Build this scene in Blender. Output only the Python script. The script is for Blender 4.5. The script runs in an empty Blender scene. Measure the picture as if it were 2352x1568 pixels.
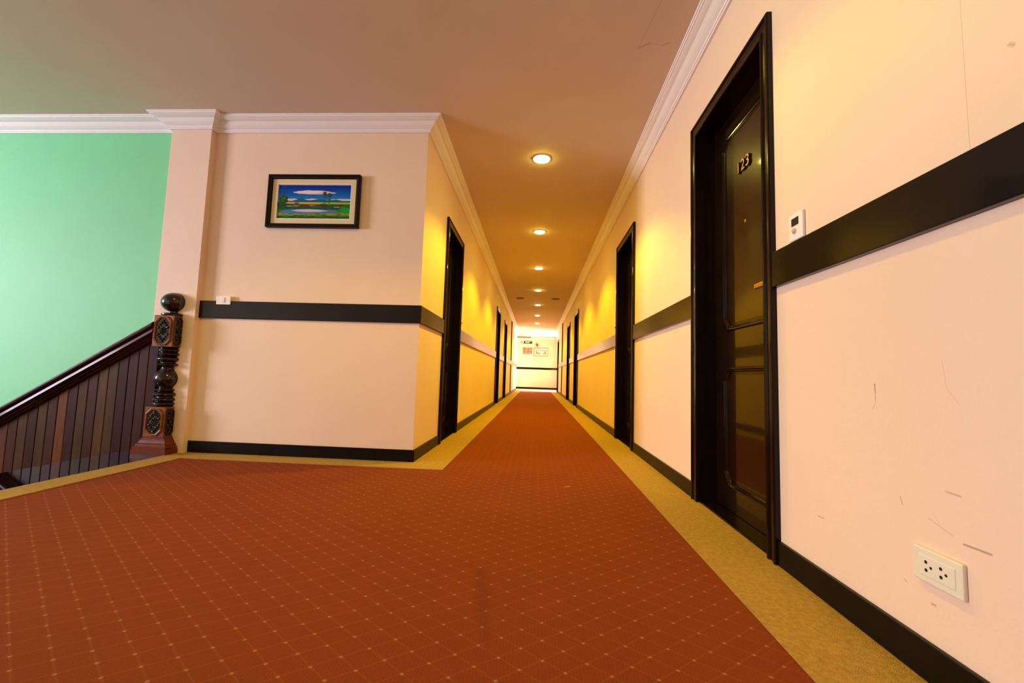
import bpy, bmesh, math, random
from mathutils import Vector, Matrix
random.seed(7)
C = bpy.context.scene.collection
PI = math.pi
# ------------------------------------------------------------------ materials
MATS = {}
def mat(name, col, rough=0.5, metal=0.0, coat=0.0, coat_rough=0.08, var=0.0, vscale=6.0, bump=0.0, bscale=60.0, stretch=(1, 1, 1), emit=None, estr=0.0, spec=0.5):
    m = bpy.data.materials.new(name); m.use_nodes = True
    nt = m.node_tree; b = nt.nodes['Principled BSDF']
    b.inputs['Base Color'].default_value = (*col, 1)
    b.inputs['Roughness'].default_value = rough
    b.inputs['Metallic'].default_value = metal
    b.inputs['Coat Weight'].default_value = coat
    b.inputs['Coat Roughness'].default_value = coat_rough
    b.inputs['Specular IOR Level'].default_value = spec
    if emit:
        b.inputs['Emission Color'].default_value = (*emit, 1)
        b.inputs['Emission Strength'].default_value = estr
    if var or bump:
        tc = nt.nodes.new('ShaderNodeTexCoord'); mp = nt.nodes.new('ShaderNodeMapping')
        mp.inputs['Scale'].default_value = stretch
        nt.links.new(tc.outputs['Object'], mp.inputs['Vector'])
    if var:
        n = nt.nodes.new('ShaderNodeTexNoise'); n.inputs['Scale'].default_value = vscale
        n.inputs['Detail'].default_value = 5
        nt.links.new(mp.outputs[0], n.inputs['Vector'])
        r = nt.nodes.new('ShaderNodeValToRGB')
        r.color_ramp.elements[0].position = 0.3; r.color_ramp.elements[1].position = 0.7
        r.color_ramp.elements[0].color = (*[c * (1 - var) for c in col], 1)
        r.color_ramp.elements[1].color = (*[min(1, c * (1 + var)) for c in col], 1)
        nt.links.new(n.outputs['Fac'], r.inputs[0]); nt.links.new(r.outputs[0], b.inputs['Base Color'])
    if bump:
        n2 = nt.nodes.new('ShaderNodeTexNoise'); n2.inputs['Scale'].default_value = bscale
        n2.inputs['Detail'].default_value = 3
        nt.links.new(mp.outputs[0], n2.inputs['Vector'])
        bp = nt.nodes.new('ShaderNodeBump'); bp.inputs['Strength'].default_value = bump
        bp.inputs['Distance'].default_value = 0.01
        nt.links.new(n2.outputs['Fac'], bp.inputs['Height']); nt.links.new(bp.outputs[0], b.inputs['Normal'])
        if coat: nt.links.new(bp.outputs[0], b.inputs['Coat Normal'])
    MATS[name] = m
    return m

def math_node(nt, op, a, b=None, c=None, clamp=False):
    n = nt.nodes.new('ShaderNodeMath'); n.operation = op; n.use_clamp = clamp
    for i, v in enumerate((a, b, c)):
        if v is None: continue
        if isinstance(v, (int, float)): n.inputs[i].default_value = v
        else: nt.links.new(v, n.inputs[i])
    return n.outputs[0]

def add_marks(m, ax, segs, col, strength=0.5):
    """thin scuffs / hairline cracks as segments in world metres on the two axes ax of a wall"""
    nt = m.node_tree; b = nt.nodes['Principled BSDF']
    tc = nt.nodes.new('ShaderNodeTexCoord'); sp = nt.nodes.new('ShaderNodeSeparateXYZ')
    nt.links.new(tc.outputs['Object'], sp.inputs[0])
    u, v = sp.outputs[ax[0]], sp.outputs[ax[1]]
    total = None
    for (u0, v0, u1, v1, w, s) in segs:
        du, dv = u1 - u0, v1 - v0; L2 = du * du + dv * dv
        a = math_node(nt, 'MULTIPLY', math_node(nt, 'SUBTRACT', u, u0), du / L2)
        bb = math_node(nt, 'MULTIPLY', math_node(nt, 'SUBTRACT', v, v0), dv / L2)
        t = math_node(nt, 'ADD', a, bb, clamp=True)
        ex = math_node(nt, 'SUBTRACT', u, math_node(nt, 'MULTIPLY_ADD', t, du, u0))
        ey = math_node(nt, 'SUBTRACT', v, math_node(nt, 'MULTIPLY_ADD', t, dv, v0))
        d = math_node(nt, 'SQRT', math_node(nt, 'ADD', math_node(nt, 'MULTIPLY', ex, ex), math_node(nt, 'MULTIPLY', ey, ey)))
        f = math_node(nt, 'MULTIPLY', math_node(nt, 'SUBTRACT', 1.0, math_node(nt, 'DIVIDE', d, w), clamp=True), s)
        total = f if total is None else math_node(nt, 'MAXIMUM', total, f)
    mx = nt.nodes.new('ShaderNodeMix'); mx.data_type = 'RGBA'
    nt.links.new(math_node(nt, 'MULTIPLY', total, strength), mx.inputs['Factor'])
    src = b.inputs['Base Color'].links[0].from_socket if b.inputs['Base Color'].links else None
    if src: nt.links.new(src, mx.inputs[6])
    else: mx.inputs[6].default_value = b.inputs['Base Color'].default_value
    mx.inputs[7].default_value = (*col, 1)
    nt.links.new(mx.outputs[2], b.inputs['Base Color'])

WALLC = (0.85, 0.65, 0.50)
wall_m = mat('cream_wall_paint', WALLC, 0.6, var=0.02, vscale=2.5, bump=0.06, bscale=90)
wallR_m = mat('cream_wall_paint_scuffed', WALLC, 0.6, var=0.02, vscale=2.5, bump=0.06, bscale=90)
green_m = mat('mint_green_wall_paint', (0.20, 0.69, 0.34), 0.6, var=0.02, vscale=2.5, bump=0.05, bscale=90)
ceil_m = mat('ceiling_paint', (0.70, 0.57, 0.45), 0.8, var=0.03, vscale=1.5)
corn_m = mat('white_plaster_cornice', (0.88, 0.84, 0.84), 0.5)
dark_m = mat('dark_brown_varnish', (0.008, 0.0035, 0.002), 0.2, coat=0.2, coat_rough=0.07, spec=0.12, var=0.3, vscale=10, stretch=(1, 1, 1), bump=0.03, bscale=25)
leaf_m = mat('door_leaf_varnish', (0.009, 0.0035, 0.002), 0.3, coat=0.6, coat_rough=0.05, spec=0.12, var=0.3, vscale=10, bump=0.02, bscale=14)
rail_m = mat('dark_rail_varnish', (0.006, 0.004, 0.003), 0.22, coat=0.22, coat_rough=0.08, spec=0.15, var=0.3, vscale=12, bump=0.035, bscale=18)
base_m = mat('dark_skirting_varnish', (0.006, 0.004, 0.003), 0.35, spec=0.12, coat=0.05, coat_rough=0.2, var=0.25, vscale=12, bump=0.03, bscale=30)
newel_m = mat('newel_dark_varnish', (0.014, 0.004, 0.003), 0.2, spec=0.3, coat=0.6, coat_rough=0.05, var=0.4, vscale=14)
newelbase_m = mat('newel_red_brown_varnish', (0.13, 0.022, 0.007), 0.35, spec=.2, coat=0.15, coat_rough=0.1, var=0.3, vscale=20, stretch=(1, 1, 6))
rim_m = mat('newel_light_wood', (0.20, 0.062, 0.012), 0.4, spec=.2, coat=0.1, var=0.3, vscale=14)
brass_m = mat('aged_brass', (0.62, 0.42, 0.14), 0.28, metal=1.0, var=0.1)
dbrass_m = mat('dark_brass', (0.22, 0.13, 0.04), 0.3, metal=1.0)
white_m = mat('white_plastic', (0.85, 0.83, 0.80), 0.35)
ivory_m = mat('ivory_plastic', (0.78, 0.74, 0.60), 0.4)
black_m = mat('black_plastic', (0.01, 0.01, 0.012), 0.25)
hole_m = mat('socket_hole_black', (0.006, 0.005, 0.008), 0.6)
knob_m = mat('beige_plastic', (0.70, 0.52, 0.34), 0.4)
border_m = mat('beige_carpet', (0.42, 0.26, 0.062), 0.95, var=0.16, vscale=70, bump=0.5, bscale=260, spec=0.1)
stone_m = mat('polished_black_granite', (0.008, 0.006, 0.009), 0.03, var=0.6, vscale=150, coat=0.4, coat_rough=0.03)
trimring_m = mat('downlight_ring_enamel', (0.75, 0.70, 0.62), 0.35)
lens_m = mat('glowing_lamp_glass', (1, 0.9, 0.6), 0.3, emit=(1.0, 0.80, 0.14), estr=110.0)
frame_m = mat('picture_frame_black', (0.008, 0.004, 0.003), 0.4, spec=.15)
mount_m = mat('cream_picture_mount', (0.74, 0.63, 0.38), 0.8)
gold_m = mat('gold_frame', (0.26, 0.13, 0.02), 0.5, metal=0.1)
grey_m = mat('speaker_grey', (0.22, 0.16, 0.10), 0.6)

# orange carpet with a staggered lattice of pale stitches
def carpet_material():
    m = mat('orange_patterned_carpet', (0.36, 0.062, 0.020), 0.95, bump=0.5, bscale=420, spec=0.1)
    nt = m.node_tree; b = nt.nodes['Principled BSDF']
    tc = nt.nodes.new('ShaderNodeTexCoord'); sp = nt.nodes.new('ShaderNodeSeparateXYZ')
    nt.links.new(tc.outputs['Object'], sp.inputs[0])
    x, y = sp.outputs[0], sp.outputs[1]
    PX, PY = 0.1046, 0.0772
    def dots(ox, oy):
        fx = math_node(nt, 'SUBTRACT', math_node(nt, 'FRACT', math_node(nt, 'ADD', math_node(nt, 'DIVIDE', math_node(nt, 'SUBTRACT', x, ox), PX), 500.5)), 0.5)
        fy = math_node(nt, 'SUBTRACT', math_node(nt, 'FRACT', math_node(nt, 'ADD', math_node(nt, 'DIVIDE', math_node(nt, 'SUBTRACT', y, oy), PY), 500.5)), 0.5)
        ax = math_node(nt, 'MULTIPLY', math_node(nt, 'ABSOLUTE', fx), PX)
        ay = math_node(nt, 'MULTIPLY', math_node(nt, 'ABSOLUTE', fy), PY)
        d = math_node(nt, 'ADD', math_node(nt, 'DIVIDE', ax, 0.0062), math_node(nt, 'DIVIDE', ay, 0.0050))
        return math_node(nt, 'MULTIPLY', math_node(nt, 'SUBTRACT', 1.25, d, clamp=True), 0.62), ax
    d1, a1 = dots(-0.019, 1.178); d2, a2 = dots(0.0345, 1.2145)
    dd = math_node(nt, 'MAXIMUM', d1, d2)
    # faint diagonals between the stitches
    s = math_node(nt, 'DIVIDE', math_node(nt, 'SUBTRACT', x, -0.019), PX)
    t = math_node(nt, 'DIVIDE', math_node(nt, 'SUBTRACT', y, 1.178), PY)
    ls = None
    for op in ('ADD', 'SUBTRACT'):
        q = math_node(nt, op, s, t)
        f = math_node(nt, 'ABSOLUTE', math_node(nt, 'SUBTRACT', math_node(nt, 'FRACT', math_node(nt, 'ADD', q, 500.5)), 0.5))
        l = math_node(nt, 'MULTIPLY', math_node(nt, 'SUBTRACT', 1.0, math_node(nt, 'DIVIDE', f, 0.06), clamp=True), 0.06)
        ls = l if ls is None else math_node(nt, 'MAXIMUM', ls, l)
    # fine ribs along the carpet rows
    rib = math_node(nt, 'MULTIPLY', math_node(nt, 'ADD', math_node(nt, 'SINE', math_node(nt, 'MULTIPLY', x, 2 * PI / 0.0087)), 1.0), 0.5)
    n = nt.nodes.new('ShaderNodeTexNoise'); n.inputs['Scale'].default_value = 3.0; n.inputs['Detail'].default_value = 8
    n.inputs['Roughness'].default_value = 0.75
    nt.links.new(tc.outputs['Object'], n.inputs['Vector'])
    n3 = nt.nodes.new('ShaderNodeTexNoise'); n3.inputs['Scale'].default_value = 300.0; n3.inputs['Detail'].default_value = 2
    nt.links.new(tc.outputs['Object'], n3.inputs['Vector'])
    base = nt.nodes.new('ShaderNodeMix'); base.data_type = 'RGBA'
    base.inputs[6].default_value = (0.155, 0.031, 0.006, 1); base.inputs[7].default_value = (0.29, 0.060, 0.011, 1)
    fac = math_node(nt, 'ADD', math_node(nt, 'MULTIPLY', n.outputs['Fac'], 0.55), math_node(nt, 'ADD', math_node(nt, 'MULTIPLY', rib, 0.12), math_node(nt, 'MULTIPLY_ADD', n3.outputs['Fac'], 0.9, -.25)), clamp=True)
    nt.links.new(fac, base.inputs['Factor'])
    mx = nt.nodes.new('ShaderNodeMix'); mx.data_type = 'RGBA'
    nt.links.new(base.outputs[2], mx.inputs[6]); mx.inputs[7].default_value = (0.60, 0.32, 0.13, 1)
    nt.links.new(math_node(nt, 'MAXIMUM', dd, ls), mx.inputs['Factor'])
    nt.links.new(mx.outputs[2], b.inputs['Base Color'])
    return m
carpet_m = carpet_material()
add_marks(carpet_m, (0, 1), [(-0.165, 1.50, -0.13, 1.25, 0.035, 0.5), (-0.16, 1.35, -0.10, 1.12, 0.03, 0.35)], (0.12, 0.02, 0.008), 0.7)
add_marks(carpet_m, (0, 1), [(-.55, 2.86, .25, 2.80, .004, .45)], (.10, .02, .006), .8)
add_marks(carpet_m, (0, 1), [(.200, 2.674, .228, 2.680, .006, 1)], (.85, .62, .34), .9)
add_marks(wallR_m, (1, 2), [
    (1.212, .677, 1.211, .655, .0035, 1), (1.211, .655, 1.211, .63, .0025, .6), (1.211, .63, 1.222, .608, .002, .4),
    (1.017, .732, 1.010, .673, .0015, .35), (1.010, .673, .982, .636, .0015, .3),
    (1.022, .442, .990, .440, .003, .7), (.988, .341, .933, .342, .0035, 1),
    (1.461, .249, 1.433, .251, .0025, .8), (1.144, .397, 1.138, .380, .003, .6),
    (1.068, .369, 1.011, .350, .002, .45), (1.06, .385, 1.04, .365, .0015, .3),
    (.845, 1.357, .838, 1.350, .006, .6), (1.070, .178, 1.060, .179, .004, .7), (1.14, .20, 1.135, .196, .003, .5),
    (.935, 1.60, .931, 1.18, .0012, .5)], (0.20, 0.11, 0.06), 0.75)
add_marks(ceil_m, (0, 1), [(.56, 2.43, .62, 2.39, .012, .6), (.62, 2.39, .69, 2.41, .004, .4), (.69, 2.41, .74, 2.39, .006, .7),
    (.56, 2.43, .60, 2.13, .003, .5), (.60, 2.13, .62, 1.9, .003, .4)], (0.36, 0.20, 0.11), 0.85)

# ------------------------------------------------------------------ mesh helpers
def add_box(bm, x0, x1, y0, y1, z0, z1, bev=0.0, seg=2, mi=0):
    x0, x1 = sorted((x0, x1)); y0, y1 = sorted((y0, y1)); z0, z1 = sorted((z0, z1))
    vs = [bm.verts.new(p) for p in ((x0, y0, z0), (x1, y0, z0), (x1, y1, z0), (x0, y1, z0), (x0, y0, z1), (x1, y0, z1), (x1, y1, z1), (x0, y1, z1))]
    fs = [bm.faces.new([vs[i] for i in f]) for f in ((3, 2, 1, 0), (4, 5, 6, 7), (0, 1, 5, 4), (1, 2, 6, 5), (2, 3, 7, 6), (3, 0, 4, 7))]
    for f in fs: f.material_index = mi
    if bev:
        es = list({e for f in fs for e in f.edges})
        bmesh.ops.bevel(bm, geom=es, offset=bev, segments=seg, profile=0.5, affect='EDGES')
    return vs
def add_cyl(bm, c, axis, r0, r1, h, n=32, caps=True):
    a = Vector(axis).normalized(); q = Vector((0, 0, 1)).rotation_difference(a)
    c = Vector(c); rings = []
    for (r, t) in ((r0, 0), (r1, h)):
        rings.append([bm.verts.new(c + q @ Vector((r * math.cos(2 * PI * i / n), r * math.sin(2 * PI * i / n), t))) for i in range(n)])
    for i in range(n):
        j = (i + 1) % n; bm.faces.new((rings[0][i], rings[0][j], rings[1][j], rings[1][i]))
    if caps:
        bm.faces.new(rings[0][::-1]); bm.faces.new(rings[1])
def add_lathe(bm, prof, c=(0, 0, 0), a0=0.0, a1=2 * PI, n=48, flip=False, close=False):
    """prof = [(r, z)] about +Z through c; partial sweeps are closed with a flat back"""
    full = abs(a1 - a0 - 2 * PI) < 1e-6
    cols = n if full else n + 1
    g = []
    for i in range(cols):
        a = a0 + (a1 - a0) * i / n
        g.append([bm.verts.new((c[0] + r * math.cos(a), c[1] + r * math.sin(a), c[2] + z)) for r, z in prof])
    for i in range(n):
        j = (i + 1) % cols
        for k in range(len(prof) - 1):
            bm.faces.new((g[i][k], g[j][k], g[j][k + 1], g[i][k + 1]))
    if close and not full:
        bm.faces.new(g[0][::1] + g[-1][::-1])
        for k in (0, -1):
            if prof[k][0] > 1e-4:
                bm.faces.new([g[i][k] for i in range(cols)])
def add_poly(bm, pts, mi=0):
    f = bm.faces.new([bm.verts.new(p) for p in pts]); f.material_index = mi; return f
def add_extrude(bm, poly, y0, y1, mi=0):
    """poly in (x,z), extruded between y0 and y1"""
    a = [bm.verts.new((x, y0, z)) for x, z in poly]; b = [bm.verts.new((x, y1, z)) for x, z in poly]
    n = len(poly); fs = [bm.faces.new(a), bm.faces.new(b[::-1])]
    for i in range(n):
        fs.append(bm.faces.new((a[i], b[i], b[(i + 1) % n], a[(i + 1) % n])))
    for f in fs: f.material_index = mi
def sweep_path(bm, path, prof, side=1):
    """open plan path [(x,y)], profile [(out,z)] offset to the left (side=1) or right (-1) of travel, mitred"""
    n = len(path); nor = []
    for i in range(n - 1):
        d = Vector((path[i + 1][0] - path[i][0], path[i + 1][1] - path[i][1])).normalized()
        nor.append(Vector((-d.y, d.x)) * side)
    rows = []
    for i in range(n):
        if i == 0: m = nor[0]
        elif i == n - 1: m = nor[-1]
        else:
            m = (nor[i - 1] + nor[i]); m = m / (1 + nor[i - 1].dot(nor[i]))
        rows.append([bm.verts.new((path[i][0] + m.x * o, path[i][1] + m.y * o, z)) for o, z in prof])
    k = len(prof)
    for i in range(n - 1):
        for j in range(k):
            jj = (j + 1) % k
            bm.faces.new((rows[i][j], rows[i + 1][j], rows[i + 1][jj], rows[i][jj]))
    bm.faces.new(rows[0]); bm.faces.new(rows[-1][::-1])
def sweep_loop(bm, path, prof):
    """closed path in (x,z), ccw; profile [(offset inward, y)]; open ribbon"""
    n = len(path); nor = []
    for i in range(n):
        d = Vector((path[(i + 1) % n][0] - path[i][0], path[(i + 1) % n][1] - path[i][1])).normalized()
        nor.append(Vector((-d.y, d.x)))
    rows = []
    for i in range(n):
        m = nor[i - 1] + nor[i]; m = m / max(0.35, 1 + nor[i - 1].dot(nor[i]))
        rows.append([bm.verts.new((path[i][0] + m.x * o, y, path[i][1] + m.y * o)) for o, y in prof])
    for i in range(n):
        a, b = rows[i], rows[(i + 1) % n]
        for j in range(len(prof) - 1):
            bm.faces.new((a[j], a[j + 1], b[j + 1], b[j]))
def obj(name, bm, m, parent=None, smooth=False, loc=None):
    bmesh.ops.recalc_face_normals(bm, faces=bm.faces)
    me = bpy.data.meshes.new(name); bm.to_mesh(me); bm.free()
    for q in (m if isinstance(m, (list, tuple)) else [m]): me.materials.append(q)
    if smooth:
        for p in me.polygons: p.use_smooth = True
        try: me.set_sharp_from_angle(angle=math.radians(35))
        except Exception: pass
    o = bpy.data.objects.new(name, me); C.objects.link(o)
    if parent: o.parent = parent
    if loc: o.location = loc
    return o
def tag(o, label=None, cat=None, group=None, kind=None):
    if label: o['label'] = label
    if cat: o['category'] = cat
    if group: o['group'] = group
    if kind: o['kind'] = kind
    return o
def empty(name, loc, rz=0.0):
    o = bpy.data.objects.new(name, None); C.objects.link(o); o.empty_display_size = 0.05
    o.location = loc; o.rotation_euler = (0, 0, rz); return o
def struct(name, bm, m, label, cat):
    o = obj(name, bm, m); return tag(o, label, cat, kind='structure')
def copy_tree(o, parent=None):
    c = o.copy(); C.objects.link(c); c.parent = parent
    for ch in list(o.children): copy_tree(ch, c)
    return c
def text_mesh(name, s, size, depth, m, parent, loc, rot=(PI / 2, 0, 0), align='CENTER', bev=0.0):
    cu = bpy.data.curves.new(name + '_curve', 'FONT'); cu.body = s; cu.size = size; cu.extrude = depth
    cu.align_x = align; cu.align_y = 'CENTER'; cu.bevel_depth = bev
    t = bpy.data.objects.new(name + '_tmp', cu); C.objects.link(t)
    dg = bpy.context.evaluated_depsgraph_get(); dg.update()
    me = bpy.data.meshes.new_from_object(t.evaluated_get(dg)); me.name = name
    bpy.data.objects.remove(t); bpy.data.curves.remove(cu)
    me.materials.clear(); me.materials.append(m)
    o = bpy.data.objects.new(name, me); C.objects.link(o); o.parent = parent
    o.location = loc; o.rotation_euler = rot
    return o

# ------------------------------------------------------------------ dimensions (metres)
XR, XL, YF, ZC = 0.922, -0.900, 3.165, 2.65
COLX0, COLX1, COLY = -2.985, -2.650, 3.110
Y_END_R, Y_END_L, Y_FAR = 18.25, 19.35, 21.92
X_ST = -9.0
RAIL0, RAIL1, RAILT = 1.040, 1.177, 0.019
BASEH = 0.091
DOORS_R = [(1.672, 2.526), (4.04, 4.90), (9.38, 10.26), (11.70, 12.62), (17.40, 18.22)]
DOORS_L = [(3.96, 4.83), (9.24, 10.10), (11.59, 12.43)]
DTOP, CW = 2.185, 0.068

# ------------------------------------------------------------------ the setting
def wall_with_doors(x0, x1, ya, yb, doors):
    bm = bmesh.new(); y = ya
    for (a, b) in doors:
        add_box(bm, x0, x1, y, a + CW - .012, 0, ZC); add_box(bm, x0, x1, a + CW - .012, b - CW + .012, DTOP - CW + .012, ZC); y = b - CW + .012
    if y < yb - .001: add_box(bm, x0, x1, y, yb, 0, ZC)
    return bm
struct('wall_right', wall_with_doors(XR, XR + .2, -3.2, Y_END_R, DOORS_R), wallR_m, 'long peach wall on the right side of the corridor', 'wall')
struct('wall_left', wall_with_doors(XL - .2, XL, YF + .2, Y_END_L, DOORS_L), wall_m, 'yellow-lit peach wall on the left side of the corridor', 'wall')
bm = bmesh.new(); add_box(bm, COLX0 + .01, XL, YF, YF + .2, 0, ZC)
struct('wall_front', bm, wall_m, 'pale peach wall facing the camera that holds the landscape painting', 'wall')
bm = bmesh.new(); add_box(bm, X_ST - .2, COLX0 + .01, YF, YF + .2, -3.0, ZC)
struct('wall_stair', bm, green_m, 'mint green stairwell wall above the wood panelling', 'wall')
bm = bmesh.new(); add_box(bm, COLX0, COLX1, COLY, YF, 0, ZC)
struct('wall_column', bm, wall_m, 'shallow peach pilaster between the green wall and the painting wall', 'wall')
bm = bmesh.new(); add_box(bm, -3.4, 1.10, Y_FAR, Y_FAR + .2, 0, ZC)
struct('wall_end', bm, wall_m, 'cream wall closing the far end of the corridor', 'wall')
bm = bmesh.new(); add_box(bm, 1.10, 1.3, 20.95, Y_FAR + .2, 0, ZC)
struct('wall_return', bm, wall_m, 'short bright wall return right of the far end wall', 'wall')
bm = bmesh.new()
add_box(bm, -3.4, -3.2, Y_END_L - .2, Y_FAR, 0, ZC); add_box(bm, -3.4, XL - .2, Y_END_L - .2, Y_END_L, 0, ZC)
struct('wall_far_left', bm, wall_m, 'wall of the side lobby left of the corridor end', 'wall')
# lobby on the right of the corridor end, with its daylit window
bm = bmesh.new()
add_box(bm, 3.0, 3.2, 18.05, 19.0, 0, ZC); add_box(bm, 3.0, 3.2, 21.2, Y_FAR + .2, 0, ZC)
add_box(bm, 3.0, 3.2, 19.0, 21.2, 0, .5); add_box(bm, 3.0, 3.2, 19.0, 21.2, 2.45, ZC)
add_box(bm, XR + .2, 3.0, 18.05, 18.25, 0, ZC); add_box(bm, 1.3, 3.0, Y_FAR, Y_FAR + .2, 0, ZC)
struct('wall_far_right', bm, wall_m, 'wall of the daylit side lobby right of the corridor end', 'wall')
# stairwell outer wall with window, hall back walls
bm = bmesh.new()
WY0, WY1, WZ0, WZ1 = -0.95, 1.05, 0.75, 2.40
add_box(bm, X_ST - .2, X_ST, -3.2, WY0, -3, ZC); add_box(bm, X_ST - .2, X_ST, WY1, YF, -3, ZC)
add_box(bm, X_ST - .2, X_ST, WY0, WY1, -3, WZ0); add_box(bm, X_ST - .2, X_ST, WY0, WY1, WZ1, ZC)
struct('wall_window', bm, green_m, 'green stairwell wall with the daylight window, left of the landing', 'wall')
bm = bmesh.new(); add_box(bm, X_ST - .2, XR + .2, -3.4, -3.2, -3, ZC)
struct('wall_back', bm, wall_m, 'peach wall behind the camera', 'wall')
bm = bmesh.new(); add_box(bm, X_ST - .2, 3.2, -3.4, Y_FAR + .2, ZC, ZC + .15)
struct('ceiling', bm, ceil_m, 'smooth plaster ceiling over landing and corridor', 'ceiling')
bm = bmesh.new()
add_box(bm, -3.10, XR + .2, -3.2, YF + .2, -.18, 0); add_box(bm, -3.4, 3.2, YF + .2, Y_FAR + .2, -.18, 0)
floor = struct('floor', bm, carpet_m, 'orange carpet with small pale dots over landing and corridor', 'floor')
bm = bmesh.new(); add_box(bm, X_ST, -3.1, -3.2, YF, -3.1, -3.0)
struct('floor_lower', bm, stone_m, 'dark lower landing at the foot of the stairs', 'floor')
# carpet border and granite edge belong to the floor
def border():
    bm = bmesh.new(); z = .004
    def q(x0, x1, y0, y1): add_box(bm, x0, x1, y0, y1, -.002, z)
    q(.650, XR, -3.2, Y_END_R); q(-2.70, -.625, 2.955, YF); q(XL, -.625, YF, Y_END_L)
    q(-2.70, -2.52, -3.2, 2.955)
    return bm
obj('carpet_border', border(), border_m, floor)['label'] = 'beige carpet border'
tile_m = mat('pale_polished_tile', (.78, .70, .66), .15, var=.05, vscale=5)
bm = bmesh.new(); add_box(bm, XL - 2.2, 3.0, Y_END_R + .1, 21.35, -.002, .003)
obj('tile_floor', bm, tile_m, floor)['label'] = 'bright pale tiles at the corridor end'
bm = bmesh.new(); add_box(bm, -3.115, -2.70, -3.2, YF, -.03, .003, .0015, 1)
obj('granite_edge', bm, stone_m, floor)['label'] = 'polished dark granite strip at the stair edge'

# cornice
prof = [(0, 2.556), (.014, 2.556), (.016, 2.564), (.022, 2.566), (.024, 2.575), (.030, 2.579), (.038, 2.584), (.050, 2.594), (.062, 2.607), (.068, 2.614), (.066, 2.617), (.072, 2.619),
        (.082, 2.622), (.093, 2.627), (.101, 2.632), (.108, 2.633), (.110, 2.640), (.117, 2.641), (.119, 2.6499), (0, 2.6499)]
bm = bmesh.new()
sweep_path(bm, [(X_ST, YF), (COLX0, YF), (COLX0, COLY), (COLX1, COLY), (COLX1, YF), (XL, YF), (XL, Y_END_L)], prof, -1)
struct('trim_1', bm, corn_m, 'white moulded cornice over green wall, pilaster, painting wall and left corridor wall', 'cornice')
bm = bmesh.new(); sweep_path(bm, [(XR, -3.2), (XR, Y_END_R)], prof, 1)
struct('trim_2', bm, corn_m, 'white moulded cornice along the right wall', 'cornice')
bm = bmesh.new(); sweep_path(bm, [(-3.2, Y_FAR), (1.10, Y_FAR), (1.10, 20.95)], prof, -1)
struct('trim_3', bm, corn_m, 'white cornice over the far end wall', 'cornice')

# chair rails and skirting
def strip_box(bm, wall, a, b, z0, z1, t, bev=.003):
    if wall == 'R': add_box(bm, XR - t, XR, a, b, z0, z1, bev)
    if wall == 'L': add_box(bm, XL, XL + t, a, b, z0, z1, bev)
def gaps(ya, yb, doors):
    r = []; y = ya
    for a, b in doors:
        if a > y + .02: r.append((y, a))
        y = b
    if y < yb - .02: r.append((y, yb))
    return r
bm = bmesh.new()
for a, b in gaps(-3.2, Y_END_R, DOORS_R): strip_box(bm, 'R', a, b, RAIL0, RAIL1, RAILT)
struct('trim_4', bm, rail_m, 'dark varnished chair rail along the right wall', 'chair rail')
railprof = [(0, RAIL0), (RAILT - .004, RAIL0), (RAILT, RAIL0 + .004), (RAILT, RAIL1 - .004), (RAILT - .004, RAIL1), (0, RAIL1)]
bm = bmesh.new()
sweep_path(bm, [(COLX1, YF), (XL, YF), (XL, DOORS_L[0][0])], railprof, -1)
for a, b in gaps(DOORS_L[0][1], Y_END_L, DOORS_L[1:]): strip_box(bm, 'L', a, b, RAIL0, RAIL1, RAILT)
struct('trim_5', bm, rail_m, 'dark chair rail across the painting wall and along the left corridor wall', 'chair rail')
bm = bmesh.new()
add_box(bm, -3.2, 1.10, Y_FAR - RAILT, Y_FAR, 1.0, 1.105, .003); add_box(bm, 1.10 - RAILT, 1.10, 20.95, Y_FAR - RAILT, 1.0, 1.105, .003)
struct('trim_6', bm, rail_m, 'dark chair rail on the far end wall', 'chair rail')
bm = bmesh.new()
for a, b in gaps(-3.2, Y_END_R, DOORS_R): strip_box(bm, 'R', a, b, .0045, BASEH, .014)
struct('baseboard_right', bm, base_m, 'dark brown skirting along the right wall', 'baseboard')
bm = bmesh.new()
for a, b in gaps(YF, Y_END_L, DOORS_L): strip_box(bm, 'L', a - (.014 if a == YF else 0), b, .0045, BASEH, .014)
struct('baseboard_left', bm, base_m, 'dark brown skirting along the left corridor wall', 'baseboard')
bm = bmesh.new(); add_box(bm, COLX1, XL, YF - .014, YF, .0045, BASEH, .003)
struct('baseboard_front', bm, base_m, 'black skirting below the painting wall', 'baseboard')
bm = bmesh.new(); add_box(bm, -3.2, 1.10, Y_FAR - .014, Y_FAR, 0, .085, .003); add_box(bm, 1.086, 1.10, 20.95, Y_FAR - .014, 0, .085, .003)
struct('baseboard_end', bm, base_m, 'dark skirting of the far end wall', 'baseboard')
# narrow full-height battens flanking the corridor
for i, (x0, x1, y, s) in enumerate(((XR - .032, XR, 14.98, 'right'), (XL, XL + .032, 14.80, 'left'))):
    bm = bmesh.new()
    add_box(bm, x0, x1, y, y + .07, BASEH, RAIL0, .003); add_box(bm, x0, x1, y, y + .07, RAIL1, 2.56, .003)
    struct('trim_%d' % (7 + i), bm, dark_m, 'thin dark vertical batten on the far %s corridor wall' % s, 'wall batten')

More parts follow.
